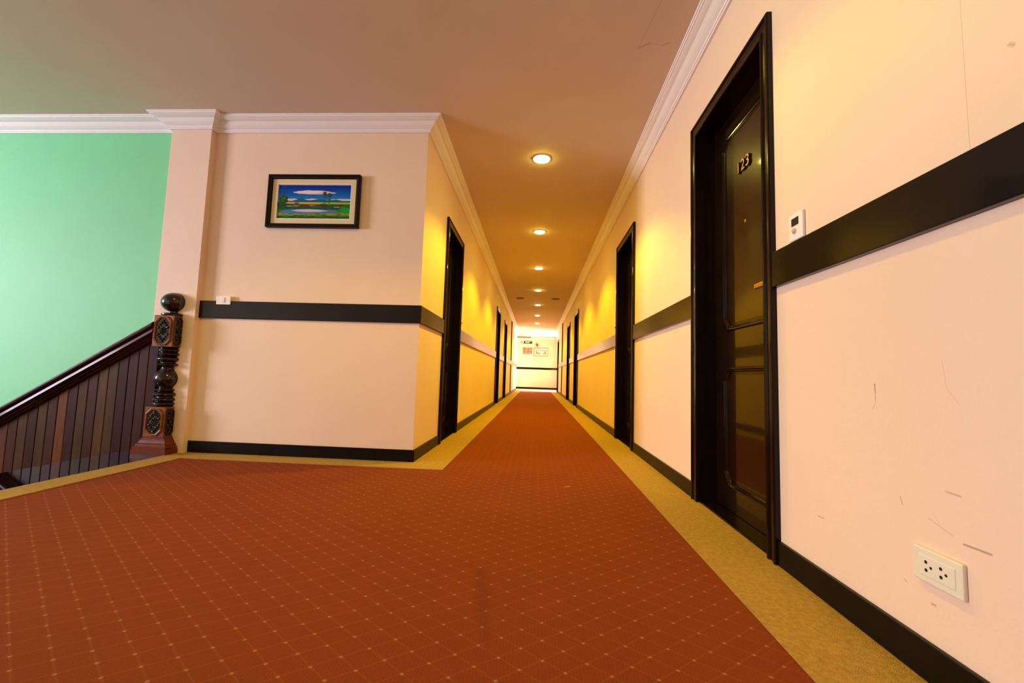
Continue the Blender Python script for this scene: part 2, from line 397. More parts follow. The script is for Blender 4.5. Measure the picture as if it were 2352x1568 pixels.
# windows: frame, glazing bars and glass, open daylight behind them
glass_m = bpy.data.materials.new('window_glass'); glass_m.use_nodes = True
_nt = glass_m.node_tree; _nt.nodes.clear()
_o = _nt.nodes.new('ShaderNodeOutputMaterial'); _mx = _nt.nodes.new('ShaderNodeMixShader'); _mx.inputs[0].default_value = .06
_t = _nt.nodes.new('ShaderNodeBsdfTransparent'); _g = _nt.nodes.new('ShaderNodeBsdfGlossy'); _g.inputs['Roughness'].default_value = .02
_nt.links.new(_t.outputs[0], _mx.inputs[1]); _nt.links.new(_g.outputs[0], _mx.inputs[2]); _nt.links.new(_mx.outputs[0], _o.inputs[0])
def window(n, x, y0, y1, z0, z1, label):
    e = tag(empty('window_%d' % n, (x, (y0 + y1) / 2, z0)), label, 'window', kind='structure')
    bm = bmesh.new(); w = (y1 - y0) / 2; h = z1 - z0
    for a, b in ((-w, -w + .045), (w - .045, w), (-.02, .02)): add_box(bm, -.03, .03, a, b, 0, h)
    add_box(bm, -.03, .03, -w, w, 0, .045); add_box(bm, -.03, .03, -w, w, h - .045, h)
    obj('window_frame', bm, white_m, e)
    for s in (-1, 1):
        bm = bmesh.new(); a, b = sorted((s * .02, s * (w - .045))); add_box(bm, -.003, .003, a, b, .045, h - .045)
        obj('pane', bm, glass_m, e)
window(1, X_ST - .1, WY0, WY1, WZ0, WZ1, 'stairwell window giving the daylight from the left')
window(2, 3.1, 19.0, 21.2, .5, 2.45, 'lobby window lighting the corridor end')

# ------------------------------------------------------------------ doors
def notched(x0, x1, z0, z1, cx=.05, cz=.072, n=6):
    """panel outline with concave eased corners, ccw seen from -Y"""
    pts = []
    def corner(px, pz, sx, sz, rev):
        c = []
        for i in range(n + 1):
            t = i / n
            # S-shaped ease from the vertical side into the horizontal one
            u = t; w = t * t * (3 - 2 * t)
            c.append((px + sx * cx * (1 - (1 - w)) , pz + sz * cz * (1 - u)))
        return c[::-1] if rev else c
    pts += corner(x0, z0, 1, 1, False)      # going down the left side then right
    pts += corner(x1, z0, -1, 1, True)
    pts += corner(x1, z1, -1, -1, False)
    pts += corner(x0, z1, 1, -1, True)
    return pts
def make_door(n, wall, ya, yb, label, hs, numbers=None):
    """local frame: wall face at y=0, front towards -Y, x to the viewer's right"""
    yc = (ya + yb) / 2; W = (yb - ya) / 2
    loc, rz = ((XR, yc, 0), -PI / 2) if wall == 'R' else ((XL, yc, 0), PI / 2)
    d = tag(empty('door_%d' % n, loc, rz), label, 'door', kind='structure')
    # architrave with a stepped moulding + jamb lining
    bm = bmesh.new(); wi = W - CW; zt = DTOP - CW
    path = [(W, .003), (W, DTOP), (-W, DTOP), (-W, .003)]
    def frame_sweep(bm, prof):
        rows = []
        for (px, pz), (mx, mz) in zip(path, ((-1, 0), (-1, -1), (1, -1), (1, 0))):
            rows.append([bm.verts.new((px + mx * o, y, pz + mz * o)) for o, y in prof])
        for i in range(3):
            for j in range(len(prof)):
                jj = (j + 1) % len(prof)
                bm.faces.new((rows[i][j], rows[i][jj], rows[i + 1][jj], rows[i + 1][j]))
        bm.faces.new(rows[0]); bm.faces.new(rows[-1][::-1])
    frame_sweep(bm, [(0, .0), (0, -.018), (.003, -.023), (.012, -.023), (.016, -.016), (.048, -.013), (.053, -.019), (.062, -.020), (CW, -.016), (CW, .0)])
    obj('door_frame', bm, dark_m, d)
    bm = bmesh.new()
    add_box(bm, -wi - .011, -wi, 0.0, .155, .003, zt); add_box(bm, wi, wi + .011, 0.0, .155, .003, zt); add_box(bm, -wi - .011, wi + .011, 0.0, .155, zt, zt + .011)
    obj('door_jamb', bm, dark_m, d)
    bm = bmesh.new(); add_box(bm, -wi, wi, 0.0, .155, .001, .012, .003)
    obj('threshold', bm, dark_m, d)
    LY = .092
    bm = bmesh.new(); add_box(bm, -wi + .002, wi - .002, LY, LY + .04, .014, zt - .002, .002)
    leaf = obj('door_leaf', bm, leaf_m, d)
    px = wi - .118
    for (z0, z1) in ((.133, .748), (.938, 2.008)):
        out = notched(-px, px, z0, z1)
        bm = bmesh.new()
        sweep_loop(bm, out, [(0, LY), (0, LY - .007), (.004, LY - .012), (.010, LY - .012), (.014, LY - .006), (.020, LY - .005), (.024, LY - .0005), (.04, LY - .0005)])
        obj('panel_moulding', bm, dark_m, leaf)
    # lever handle on a long plate
    hx = hs * (wi - .045)
    bm = bmesh.new(); add_box(bm, hx - .021, hx + .021, LY - .006, LY, .965, 1.175, .004)
    obj('handle_plate', bm, brass_m, leaf)
    bm = bmesh.new(); add_cyl(bm, (hx, LY, 1.094), (0, -1, 0), .011, .009, .045, 16)
    add_box(bm, hx + hs * .012, hx - hs * .125, LY - .060, LY - .044, 1.084, 1.105, .004)
    obj('handle_lever', bm, brass_m, leaf)
    bm = bmesh.new(); add_cyl(bm, (hx, LY - .005, 1.0), (0, -1, 0), .009, .009, .005, 16)
    obj('keyhole', bm, brass_m, leaf)
    bm = bmesh.new(); add_lathe(bm, [(.0, .004), (.004, .004), (.008, .003), (.009, 0)], n=20)
    p = obj('peephole', bm, brass_m, leaf); p.location = (0, LY, 1.466); p.rotation_euler = (PI / 2, 0, 0)
    if numbers:
        for i, ch in enumerate(numbers):
            o = text_mesh('number', ch, .082, .004, dbrass_m, leaf, (-.050 + .046 * i, LY - .0045, 1.758), bev=.0012)
            o['label'] = 'metal door numeral ' + ch
    return d
make_door(1, 'R', *DOORS_R[0], 'nearest dark door on the right wall with numerals 123', 1, '123')
make_door(2, 'R', *DOORS_R[1], 'second dark door along the right wall', 1)
make_door(3, 'R', *DOORS_R[2], 'third dark door along the right wall', 1)
make_door(4, 'R', *DOORS_R[3], 'fourth dark door along the right wall', 1)
make_door(5, 'R', *DOORS_R[4], 'last dark door on the right wall at the corridor end', 1)
make_door(6, 'L', *DOORS_L[0], 'nearest dark door on the left corridor wall', -1)
make_door(7, 'L', *DOORS_L[1], 'second dark door along the left corridor wall', -1)
make_door(8, 'L', *DOORS_L[2], 'third dark door along the left corridor wall', -1)

# ------------------------------------------------------------------ ceiling lamps
WARM = (1.0, 0.66, 0.0)
dl_x = [(0, 3.73), (0, 5.70), (0, 7.68), (0, 9.70), (0, 11.74), (0, 13.79), (0, 15.90), (0, 1.73), (-1.68, 1.55)]
dl_lab = ['large glowing round downlight, nearest to the camera in the corridor ceiling row', 'second glowing downlight of the corridor ceiling row, beyond the large one',
          'third glowing downlight of the ceiling row', 'fourth glowing downlight, just before the two dark ceiling speakers',
          'fifth glowing downlight, just beyond the two dark ceiling speakers', 'sixth glowing downlight from the camera, third from the far end',
          'farthest glowing downlight where the ceiling turns white', 'downlight over the landing before the corridor mouth', 'downlight over the stair side of the landing']
def make_downlight():
    e = empty('downlight', (0, 0, ZC))
    bm = bmesh.new(); add_lathe(bm, [(.074, -.001), (.074, -.005), (.077, -.007), (.081, -.006), (.084, -.003), (.085, 0.0), (.074, 0.0)], n=40)
    obj('trim_ring', bm, trimring_m, e, smooth=True)
    bm = bmesh.new(); add_lathe(bm, [(.074, -.002), (.066, -.011), (.050, -.018), (.026, -.022), (.0, -.0235)], n=40)
    obj('lamp_glass', bm, lens_m, e, smooth=True)
    l = bpy.data.lights.new('lamp_beam', 'SPOT'); l.energy = 125; l.color = WARM; l.spot_size = math.radians(122); l.spot_blend = .4; l.shadow_soft_size = .045
    lo = bpy.data.objects.new('lamp_beam', l); C.objects.link(lo); lo.parent = e; lo.location = (0, 0, -.07)
    return e
dl = make_downlight()
for i, (x, y) in enumerate(dl_x):
    o = dl if i == 0 else copy_tree(dl)
    if i == 7:                                  # the two landing lamps burn weaker
        weak = bpy.data.lights['lamp_beam'].copy(); weak.energy = 42
    if i >= 7:
        for ch in o.children:
            if ch.type == 'LIGHT': ch.data = weak
    o.location = (x, y, ZC); tag(o, dl_lab[i], 'ceiling light', 'recessed ceiling downlights')
def make_speaker():
    e = empty('ceiling_speaker', (0, 0, ZC))
    bm = bmesh.new(); add_lathe(bm, [(.085, -.001), (.092, -.010), (.105, -.008), (.108, 0), (.085, 0)], n=36)
    obj('rim', bm, grey_m, e, smooth=True)
    bm = bmesh.new(); add_lathe(bm, [(.086, -.003), (.05, -.009), (0, -.011)], n=36)
    for k in range(3): add_lathe(bm, [(.02 + .022 * k, -.008), (.024 + .022 * k, -.014), (.028 + .022 * k, -.008)], n=30)
    obj('grille', bm, grey_m, e, smooth=True)
    return e
sp0 = make_speaker()
for i, (x, lab) in enumerate(((-.452, 'flat dark round ceiling speaker left of the downlight row'), (.452, 'flat dark round ceiling speaker right of the downlight row'))):
    o = sp0 if i == 0 else copy_tree(sp0)
    o.location = (x, 10.75, ZC); tag(o, lab, 'speaker', 'round ceiling speakers')

# ------------------------------------------------------------------ landscape painting on the front wall
def simple(name, col, rough=.55): return mat(name, col, rough, spec=.12)
def sky_paint():
    m = bpy.data.materials.new('painted_sky_and_ground'); m.use_nodes = True
    nt = m.node_tree; b = nt.nodes['Principled BSDF']; b.inputs['Roughness'].default_value = .5; b.inputs['Specular IOR Level'].default_value = .1
    tc = nt.nodes.new('ShaderNodeTexCoord'); sp = nt.nodes.new('ShaderNodeSeparateXYZ'); nt.links.new(tc.outputs['Object'], sp.inputs[0])
    n = nt.nodes.new('ShaderNodeTexNoise'); n.inputs['Scale'].default_value = 14; n.inputs['Detail'].default_value = 6
    mp = nt.nodes.new('ShaderNodeMapping'); mp.inputs['Scale'].default_value = (1, 1, 5)
    nt.links.new(tc.outputs['Object'], mp.inputs[0]); nt.links.new(mp.outputs[0], n.inputs['Vector'])
    z = math_node(nt, 'ADD', math_node(nt, 'DIVIDE', sp.outputs[2], .29), math_node(nt, 'MULTIPLY', math_node(nt, 'SUBTRACT', n.outputs['Fac'], .5), .16))
    r = nt.nodes.new('ShaderNodeValToRGB'); cr = r.color_ramp
    cr.elements[0].position = 0; cr.elements[0].color = (.008, .05, .02, 1)
    cr.elements[1].position = 1; cr.elements[1].color = (.002, .012, .26, 1)
    for p, c in ((.08, (.03, .12, .02)), (.14, (.30, .30, .03)), (.2, (.04, .22, .03)), (.30, (.012, .09, .03)), (.40, (.05, .06, .035)), (.45, (.02, .12, .03)), (.50, (.06, .3, .02)), (.515, (.12, .34, .02)), (.53, (.03, .22, .50)), (.66, (.004, .13, .46)), (.85, (.002, .04, .36))):
        e = cr.elements.new(p); e.color = (*c, 1)
    nt.links.new(z, r.inputs[0]); nt.links.new(r.outputs[0], b.inputs['Base Color'])
    return m
pf = tag(empty('framed_painting', (-1.788, YF, 1.985)), 'black framed landscape painting of palms, pond and blue sky on peach wall', 'picture')
PW, PH = .372, .213          # half sizes of the frame
bm = bmesh.new()
def rect_frame(bm, w, h, prof):
    rows = []
    for sx, sz in ((-1, -1), (1, -1), (1, 1), (-1, 1)):
        rows.append([bm.verts.new((sx * (w - o), y, sz * (h - o))) for o, y in prof])
    for i in range(4):
        for j in range(len(prof)):
            jj = (j + 1) % len(prof); bm.faces.new((rows[i][j], rows[i][jj], rows[(i + 1) % 4][jj], rows[(i + 1) % 4][j]))
rect_frame(bm, PW, PH, [(0, -.001), (0, -.036), (.004, -.040), (.014, -.040), (.018, -.034), (.028, -.030), (.032, -.024), (.032, -.001)])
obj('frame', bm, frame_m, pf)
bm = bmesh.new(); rect_frame(bm, PW - .032, PH - .032, [(0, -.012), (0, -.018), (.040, -.018), (.046, -.012)])
obj('mount', bm, mount_m, pf)
bm = bmesh.new(); rect_frame(bm, PW - .0745, PH - .0745, [(-.006, -.0125), (-.006, -.0185), (0, -.0185), (.0, -.0125)])
obj('mount_bevel', bm, white_m, pf)
pm = [sky_paint(), simple('paint_cloud_pink', (.70, .50, .60)), simple('paint_hill_blue', (.008, .13, .20)), simple('paint_field_ochre', (.72, .36, .02)),
      simple('paint_tree_green', (.02, .07, .012)), simple('paint_pond_blue', (.06, .20, .60)), simple('paint_pond_light', (.66, .50, .72)), simple('paint_trunk', (.16, .04, .06)),
      simple('paint_grass_lime', (.30, .46, .02)), simple('paint_leaf_green', (.05, .22, .02)), simple('paint_cloud_white', (.80, .68, .72)), simple('paint_grass_bright', (.01, .32, .04))]
w, h = .300, .141
bm = bmesh.new(); add_box(bm, -w, w, -.012, -.002, -h, h)
bd = obj('painting', bm, pm[0], pf)
# move the material origin to the lower edge of the canvas
for v in bd.data.vertices: v.co.z += h
bd.location = (0, 0, -h)
layers = [0]
def blob(cx, cz, rx, rz, mi, n=28, jag=.12, seed=1):
    rnd = random.Random(seed); bmx = painting; layers[0] += 1; y = -.0122 - .000025 * layers[0]
    add_poly(bmx, [(cx + rx * (1 + rnd.uniform(-jag, jag)) * math.cos(2 * PI * i / n), y, cz + rz * (1 + rnd.uniform(-jag, jag)) * math.sin(2 * PI * i / n)) for i in range(n)], mi)
def ppoly(pts, mi):
    layers[0] += 1; y = -.0122 - .000025 * layers[0]; add_poly(painting, [(x, y, z) for x, z in pts], mi)
def U(u): return -w + 2 * w * u          # picture fractions: u from left, v from bottom
def Vv(v): return 2 * h * v
painting = bmesh.new()
blob(U(.48), Vv(.77), .150, .017, 1, jag=.16, seed=3); blob(U(.45), Vv(.775), .115, .012, 10, jag=.2, seed=4); blob(U(.66), Vv(.755), .075, .009, 1, jag=.2, seed=5)
for (cx, rx) in ((.2, .05), (.47, .06), (.88, .08)): blob(U(cx), Vv(.555), rx, .010, 1, jag=.2, seed=int(cx * 100))
ppoly([(U(.12), Vv(.49)), (U(.22), Vv(.53)), (U(.29), Vv(.58)), (U(.33), Vv(.595)), (U(.38), Vv(.56)), (U(.44), Vv(.54)), (U(.52), Vv(.56)), (U(.58), Vv(.575)), (U(.66), Vv(.54)), (U(.74), Vv(.55)), (U(.80), Vv(.57)), (U(.88), Vv(.53)), (U(1), Vv(.53)), (U(1), Vv(.48)), (U(.12), Vv(.48))], 2)
ppoly([(U(.10), Vv(.485)), (U(.60), Vv(.488)), (U(.66), Vv(.46)), (U(.55), Vv(.425)), (U(.2), Vv(.435)), (U(.10), Vv(.45))], 3)
ppoly([(U(.58), Vv(.488)), (U(1), Vv(.485)), (U(1), Vv(.435)), (U(.7), Vv(.43)), (U(.60), Vv(.45))], 8)
blob(U(.27), Vv(.455), .022, .006, 7, seed=9, jag=.25)
for i in range(26):
    r = random.Random(100 + i); blob(U(r.uniform(.02, .98)), Vv(r.uniform(.33, .42)), r.uniform(.012, .035), .0022, r.choice((4, 9, 7, 1, 11)), 10, .4, i)
ppoly([(U(.04), Vv(.20)), (U(.10), Vv(.255)), (U(.2), Vv(.27)), (U(.32), Vv(.285)), (U(.5), Vv(.29)), (U(.66), Vv(.275)), (U(.80), Vv(.26)), (U(.84), Vv(.235)), (U(.78), Vv(.20)), (U(.6), Vv(.195)), (U(.42), Vv(.165)), (U(.2), Vv(.165)), (U(.04), Vv(.175))], 5)
ppoly([(U(.20), Vv(.25)), (U(.30), Vv(.275)), (U(.44), Vv(.285)), (U(.60), Vv(.265)), (U(.70), Vv(.235)), (U(.58), Vv(.21)), (U(.40), Vv(.20)), (U(.28), Vv(.215))], 6)
blob(U(.92), Vv(.27), .045, .022, 11, jag=.2, seed=21)
for i in range(34):
    r = random.Random(300 + i); blob(U(r.uniform(.03, .97)), Vv(r.uniform(.03, .16)), r.uniform(.010, .030), .0026, r.choice((4, 9, 8, 11, 9, 4)), 10, .4, 50 + i)
ppoly([(U(.0), Vv(.47)), (U(.04), Vv(.50)), (U(.08), Vv(.45)), (U(.2), Vv(.40)), (U(.1), Vv(.36)), (U(.0), Vv(.37))], 4)
blob(U(.085), Vv(.57), .033, .036, 4, jag=.14, seed=31); ppoly([(U(.07), Vv(.40)), (U(.08), Vv(.52)), (U(.10), Vv(.52)), (U(.115), Vv(.40))], 4)
for i in range(9):
    r = random.Random(500 + i); blob(U(.085) + r.uniform(-.024, .024), Vv(.57) + r.uniform(-.028, .03), r.uniform(.006, .013), .003, 9, 10, .3, 70 + i)
for (cu, cv, rr, base) in ((.64, .735, .017, .43), (.705, .70, .016, .42)):
    ppoly([(U(cu) - .0015, Vv(base)), (U(cu) - .0022, Vv(cv)), (U(cu) + .0012, Vv(cv)), (U(cu) + .0022, Vv(base))], 7)
    n = 30; layers[0] += 1; y = -.0122 - .000025 * layers[0]
    add_poly(painting, [(U(cu) + (rr if i % 2 else rr * .72) * math.cos(2 * PI * i / n), y, Vv(cv) + (rr if i % 2 else rr * .72) * 1.1 * math.sin(2 * PI * i / n)) for i in range(n)], 4)
    for i in range(5): blob(U(cu) + .009 * math.cos(i * 1.3), Vv(cv) + .010 * math.sin(i * 1.3), .004, .002, 9, 8, .3, 90 + i)
tex = obj('painted_scenery', painting, pm, bd)

# ------------------------------------------------------------------ switches, thermostat, socket
e = tag(empty('light_switch', (-2.452, YF - RAILT, 1.180)), 'white light switch overlapping the dark rail left of the painting wall', 'switch')
bm = bmesh.new(); add_box(bm, -.058, .058, -.009, 0, -.033, .035, .003); add_box(bm, -.05, .05, -.0005, RAILT, -.002, .032)
obj('plate', bm, white_m, e)
bm = bmesh.new(); add_box(bm, -.012, .012, -.014, -.009, -.018, .020, .002)
obj('rocker', bm, white_m, e)
def thermostat(loc, rz, label, sc=1.0):
    e = tag(empty('thermostat', loc, rz), label, 'thermostat'); e.scale = (sc, 1, sc)
    bm = bmesh.new(); add_box(bm, -.040, .040, -.011, 0, -.050, .050, .004)
    obj('plate', bm, white_m, e)
    bm = bmesh.new(); add_box(bm, -.022, .018, -.0125, -.0108, .004, .032, .0006)
    obj('screen', bm, black_m, e)['label'] = 'small black display'
    bm = bmesh.new(); add_lathe(bm, [(0, .008), (.007, .0075), (.010, .004), (.011, 0)], n=24)
    k = obj('dial', bm, knob_m, e, smooth=True); k.location = (-.006, -.0108, -.014); k.rotation_euler = (PI / 2, 0, 0)
    return e
t0 = thermostat((XR, 1.528, 1.232), -PI / 2, 'white wall thermostat with black display right of door 123')
t1 = copy_tree(t0); t1.location = (XR, 4.985, 1.245)
tag(t1, 'small control plate above the rail, just beyond the second right-hand door', 'thermostat')
t2 = copy_tree(t0); t2.location = (XL, 4.92, 1.245); t2.rotation_euler = (0, 0, PI / 2)
tag(t2, 'small control plate above the rail, just beyond the nearest left door', 'thermostat')
for t in (t0, t1, t2): t['group'] = 'control plates beside the doors'
e = tag(empty('wall_socket', (XR, 1.043, .262), -PI / 2), 'ivory double power socket low on the right wall', 'socket')
bm = bmesh.new(); add_box(bm, -.060, .060, -.010, 0, -.038, .038, .003); add_box(bm, -.044, .044, -.0115, -.009, -.022, .022, .001)
pl = obj('plate', bm, ivory_m, e)
for cx in (-.018, .018):
    for (dx, dz, r) in ((-.006, .009, .0038), (-.006, -.009, .0038), (.006, 0, .0032)):
        bm = bmesh.new(); add_cyl(bm, (cx + dx, -.0113, dz), (0, -1, 0), r, r, .0005, 16)
        obj('pin_hole', bm, hole_m, e)

# ------------------------------------------------------------------ end wall: exit sign, plates, picture, lamp, vent
sign_green = simple('exit_sign_dark_green', (.012, .07, .018)); sign_white = simple('exit_sign_white', (.9, .9, .86)); red_m = simple('sign_red', (.30, .03, .008)); yel_m = simple('sign_yellow', (.85, .55, .05))
e = tag(empty('exit_sign', (-.495, Y_FAR, 2.385)), 'green EXIT sign high on the far end wall', 'sign')
bm = bmesh.new(); add_box(bm, -.265, .265, -.05, 0, -.062, .062, .004); obj('box', bm, sign_green, e)
bm = bmesh.new(); add_box(bm, -.250, -.175, -.052, -.0495, -.050, .050); ic = obj('pictogram_panel', bm, sign_white, e)
bm = bmesh.new()
add_cyl(bm, (-.208, -.0521, .030), (0, -1, 0), .009, .009, .001, 12)
for q in ([(-.218, .018), (-.204, .020), (-.206, -.010), (-.216, -.008)], [(-.216, -.006), (-.208, -.006), (-.222, -.040), (-.230, -.038)], [(-.214, -.006), (-.205, -.006), (-.194, -.036), (-.202, -.040)], [(-.206, .016), (-.190, .004), (-.192, -.001), (-.208, .008)]):
    add_extrude(bm, q, -.0531, -.0521)
obj('running_figure', bm, sign_green, ic)
text_mesh('exit_lettering', 'EXIT', .125, .001, sign_white, e, (.035, -.0512, 0), bev=.0008)
plm = (('top', 2.075), ('middle', 1.965), ('bottom', 1.855))
def make_plate():
    e = empty('direction_plate', (0, 0, 0))
    bm = bmesh.new(); r = .046; pts = []
    for i in range(9): pts.append((.24 - r + r * math.sin(PI * i / 8), r * math.cos(PI * i / 8)))
    for i in range(9): pts.append((-.24 + r - r * math.sin(PI * i / 8), -r * math.cos(PI * i / 8)))
    add_extrude(bm, pts, -.018, 0); obj('board', bm, red_m, e)
    bm = bmesh.new(); add_extrude(bm, [(-.225, 0), (-.165, .034), (-.165, -.034)], -.020, -.018); obj('arrow', bm, yel_m, e)
    for x0 in (-.115, .05):
        bm = bmesh.new()
        for i in range(4): add_box(bm, x0 + .034 * i, x0 + .034 * i + .026, -.0195, -.018, -.017, .017)
        obj('lettering', bm, sign_white, e)
    return e
p0 = make_plate()
for i, (nm, z) in enumerate(plm):
    o = p0 if i == 0 else copy_tree(p0); o.location = (-.465, Y_FAR, z)
    tag(o, '%s red rounded direction plate under the EXIT sign on the far wall' % nm, 'sign', 'red direction plates on the far wall')
e = tag(empty('framed_picture', (.235, Y_FAR, 1.908)), 'gold framed picture with white mount on the far end wall', 'picture')
bm = bmesh.new(); rect_frame(bm, .362, .208, [(0, 0), (0, -.03), (.022, -.03), (.022, 0)]); obj('frame', bm, gold_m, e)
bm = bmesh.new(); add_box(bm, -.342, .342, -.012, -.002, -.188, .188); obj('mount', bm, white_m, e)
bm = bmesh.new(); add_box(bm, -.27, .27, -.015, -.012, -.115, .115)
ar = obj('print', bm, simple('print_pale_sky', (.72, .55, .60)), e)
bm = bmesh.new()
for pts in ([(-.27, -.10), (-.27, .05), (-.22, .06), (-.19, .0), (-.14, -.03), (-.05, -.05), (-.02, -.09)], [(.27, -.10), (.27, .06), (.235, .07), (.20, .0), (.12, -.05), (.08, -.09)]):
    add_extrude(bm, pts, -.0155, -.015)
obj('printed_trees', bm, simple('print_ochre', (.50, .27, .04)), ar)
bm = bmesh.new(); add_box(bm, -.27, .27, -.0155, -.015, .075, .095); add_box(bm, -.27, .27, -.0155, -.015, -.115, -.100); obj('printed_bands', bm, simple('print_mauve', (.30, .16, .20)), ar)
e = tag(empty('emergency_lamp', (.02, Y_FAR, 2.27)), 'small wall lamp with dark head above the gold framed picture', 'lamp')
bm = bmesh.new(); add_box(bm, -.06, .06, -.04, 0, -.02, .07, .01); obj('housing', bm, gold_m, e)
bm = bmesh.new(); add_cyl(bm, (.02, -.03, -.01), (.25, -.6, -.8), .028, .055, .10, 20); obj('lamp_head', bm, simple('lamp_head_brown', (.10, .03, .02)), e)
bm = bmesh.new(); add_cyl(bm, (.05, -.10, -.095), (.25, -.6, -.8), .050, .046, .006, 20); obj('lens', bm, white_m, e)
e = tag(empty('air_vent', (-.66, 21.35, ZC)), 'slatted ceiling air vent before the far end wall', 'vent')
bm = bmesh.new(); rect = [(-.40, -.38, -.30, .30), (.38, .40, -.30, .30), (-.40, .40, -.30, -.27), (-.40, .40, .27, .30)]
for a, b, c, d_ in rect: add_box(bm, a, b, c, d_, -.03, 0)
obj('frame', bm, ivory_m, e)
bm = bmesh.new()
for i in range(7): add_box(bm, -.36, .36, -.25 + .075 * i, -.235 + .075 * i, -.06, -.004)
obj('slats', bm, gold_m, e)
bm = bmesh.new(); add_box(bm, -.38, .38, -.27, .27, -.004, -.001); obj('duct', bm, grey_m, e)
e = tag(empty('end_wall_switch', (-.985, Y_FAR, 1.98)), 'tiny white switch plate left of the red direction plates', 'switch')
bm = bmesh.new(); add_box(bm, -.035, .035, -.008, 0, -.045, .045, .003); obj('plate', bm, ivory_m, e)
bm = bmesh.new(); add_box(bm, -.01, .01, -.012, -.008, -.018, .018, .001); obj('rocker', bm, white_m, e)

# ------------------------------------------------------------------ newel post (half post set against the pilaster)
NX, NY = -2.823, COLY
nw = tag(empty('newel_post', (NX, NY, .003)), 'dark carved newel post with ball top in front of the pilaster', 'newel post')
def half_lathe(name, prof, m, parent):
    bm = bmesh.new(); add_lathe(bm, prof, a0=PI, a1=2 * PI, n=36, close=True); return obj(name, bm, m, parent, smooth=True)
ball = [(.0, 1.222)] + [(.087 * math.sin(t), 1.145 + .077 * math.cos(t)) for t in [PI * i / 16 for i in range(1, 15)]] + [(.034, 1.070), (.034, 1.062), (.070, 1.058), (.078, 1.051), (.078, 1.044), (.066, 1.036)]
half_lathe('ball_finial', ball[::-1], newel_m, nw)
def ring(zc, r, hh, r0):   # torus-like bead profile from bottom to top
    return [(r0 + (r - r0) * math.sin(PI * i / 8), zc - hh + 2 * hh * i / 8) for i in range(9)]
turn = [(.066, .345), (.070, .352)] + ring(.366, .078, .012, .066) + ring(.398, .079, .015, .060) + ring(.437, .081, .018, .058) + ring(.470, .070, .010, .054)
turn += [(.050, .486)] + [(.048 + .036 * math.sin(PI * i / 12) ** .8, .490 + .130 * i / 12) for i in range(1, 12)] + [(.046, .628), (.044, .640)]
turn += ring(.662, .080, .014, .052) + [(.052, .680)] + ring(.705, .078, .020, .058) + ring(.742, .082, .014, .062) + ring(.772, .076, .012, .064) + [(.070, .790), (.066, .797)]
half_lathe('turned_shaft', turn, newel_m, nw)
def carve(bm, w_, h_, face):
    """rosette of petals and beads on an octagonal field, front (y-) or side (x+)"""
    def P(u, v, d):
        return Vector((u, -.078 - d, v)) if face == 'front' else Vector((.080 + d, u, v))
    def bead(u, v, ru, rv, dep, ang=0):
        n, k = 10, 4; prev = None
        for j in range(k + 1):
            f = math.cos(PI / 2 * j / k); dd = dep * math.sin(PI / 2 * j / k)
            row = []
            for i in range(n):
                a = 2 * PI * i / n; x, y = ru * f * math.cos(a), rv * f * math.sin(a)
                row.append(bm.verts.new(P(u + x * math.cos(ang) - y * math.sin(ang), v + x * math.sin(ang) + y * math.cos(ang), dd + .003)))
            if prev:
                for i in range(n):
                    try: bm.faces.new((prev[i], prev[(i + 1) % n], row[(i + 1) % n], row[i]))
                    except ValueError: pass
            prev = row
    bead(0, 0, .008, .008, .012)
    for i in range(8):
        a = i * PI / 4; bead(w_ * .36 * math.cos(a), w_ * .36 * math.sin(a), w_ * .22, w_ * .10, .009, a)
    for s in (-1, 1):
        for i in range(5):
            a = PI / 2 * s + (i - 2) * .42; r_ = h_ * .72
            bead(w_ * .62 * math.cos(a), r_ * math.sin(a), w_ * .20, w_ * .12, .009, a)
        bead(0, s * h_ * .86, .010, .007, .008)
        for q in (-1, 1): bead(q * w_ * .72, s * h_ * .28, .012, .008, .008, 1.0 * q * s)
for (z0, z1) in ((.125, .345), (.797, 1.036)):
    bm = bmesh.new(); add_box(bm, -.080, .080, -.078, 0, z0, z1, .003)
    blk = obj('square_block', bm, rim_m if z0 < .5 else rim_m, nw)
    blk['label'] = 'square carved block'
    zc, hh = (z0 + z1) / 2, (z1 - z0) / 2
    for face in ('front', 'side'):
        hw = .066 if face == 'front' else .034; hv = hh - .010
        def oct_(s, a=hw, b=hv, c=.035 if face == 'front' else .02):
            a *= s; b = b - (hw - a); return [(a, b - c), (a - c, b), (-a + c, b), (-a, b - c), (-a, -b + c), (-a + c, -b), (a - c, -b), (a, -b + c)]
        bm = bmesh.new(); o1, o2 = oct_(1), oct_(.82)
        def V3(u, v, d): return (u, -.078 - d, zc + v) if face == 'front' else (.080 + d, u - .039, zc + v)
        ro = [[bm.verts.new(V3(u, v, d)) for (u, v) in pts] for pts, d in ((o1, 0), (o1, .007), (oct_(.92), .010), (o2, .006), (o2, .001))]
        for a, b in zip(ro[:-1], ro[1:]):
            for i in range(8): bm.faces.new((a[i], a[(i + 1) % 8], b[(i + 1) % 8], b[i]))
        obj('medallion_rim', bm, rim_m if face == 'front' else newel_m, blk)
        bm = bmesh.new(); bm.faces.new([bm.verts.new(V3(u, v, .0012)) for u, v in o2])
        tmp = bmesh.new(); carve(tmp, hw * .78, hv * .86, face)
        me = bpy.data.meshes.new('t'); tmp.to_mesh(me); tmp.free()
        for v in me.vertices:
            v.co.z += zc
            if face == 'side': v.co.y -= .039
        bm.from_mesh(me); bpy.data.meshes.remove(me)
        obj('carved_medallion', bm, newel_m, blk, smooth=True)['label'] = 'dark carved flower medallion'
bm = bmesh.new()
pr = [(.135, .0), (.135, .032), (.128, .036), (.128, .052), (.118, .060), (.116, .074), (.106, .080), (.098, .098), (.090, .112), (.083, .126)]
rows = []
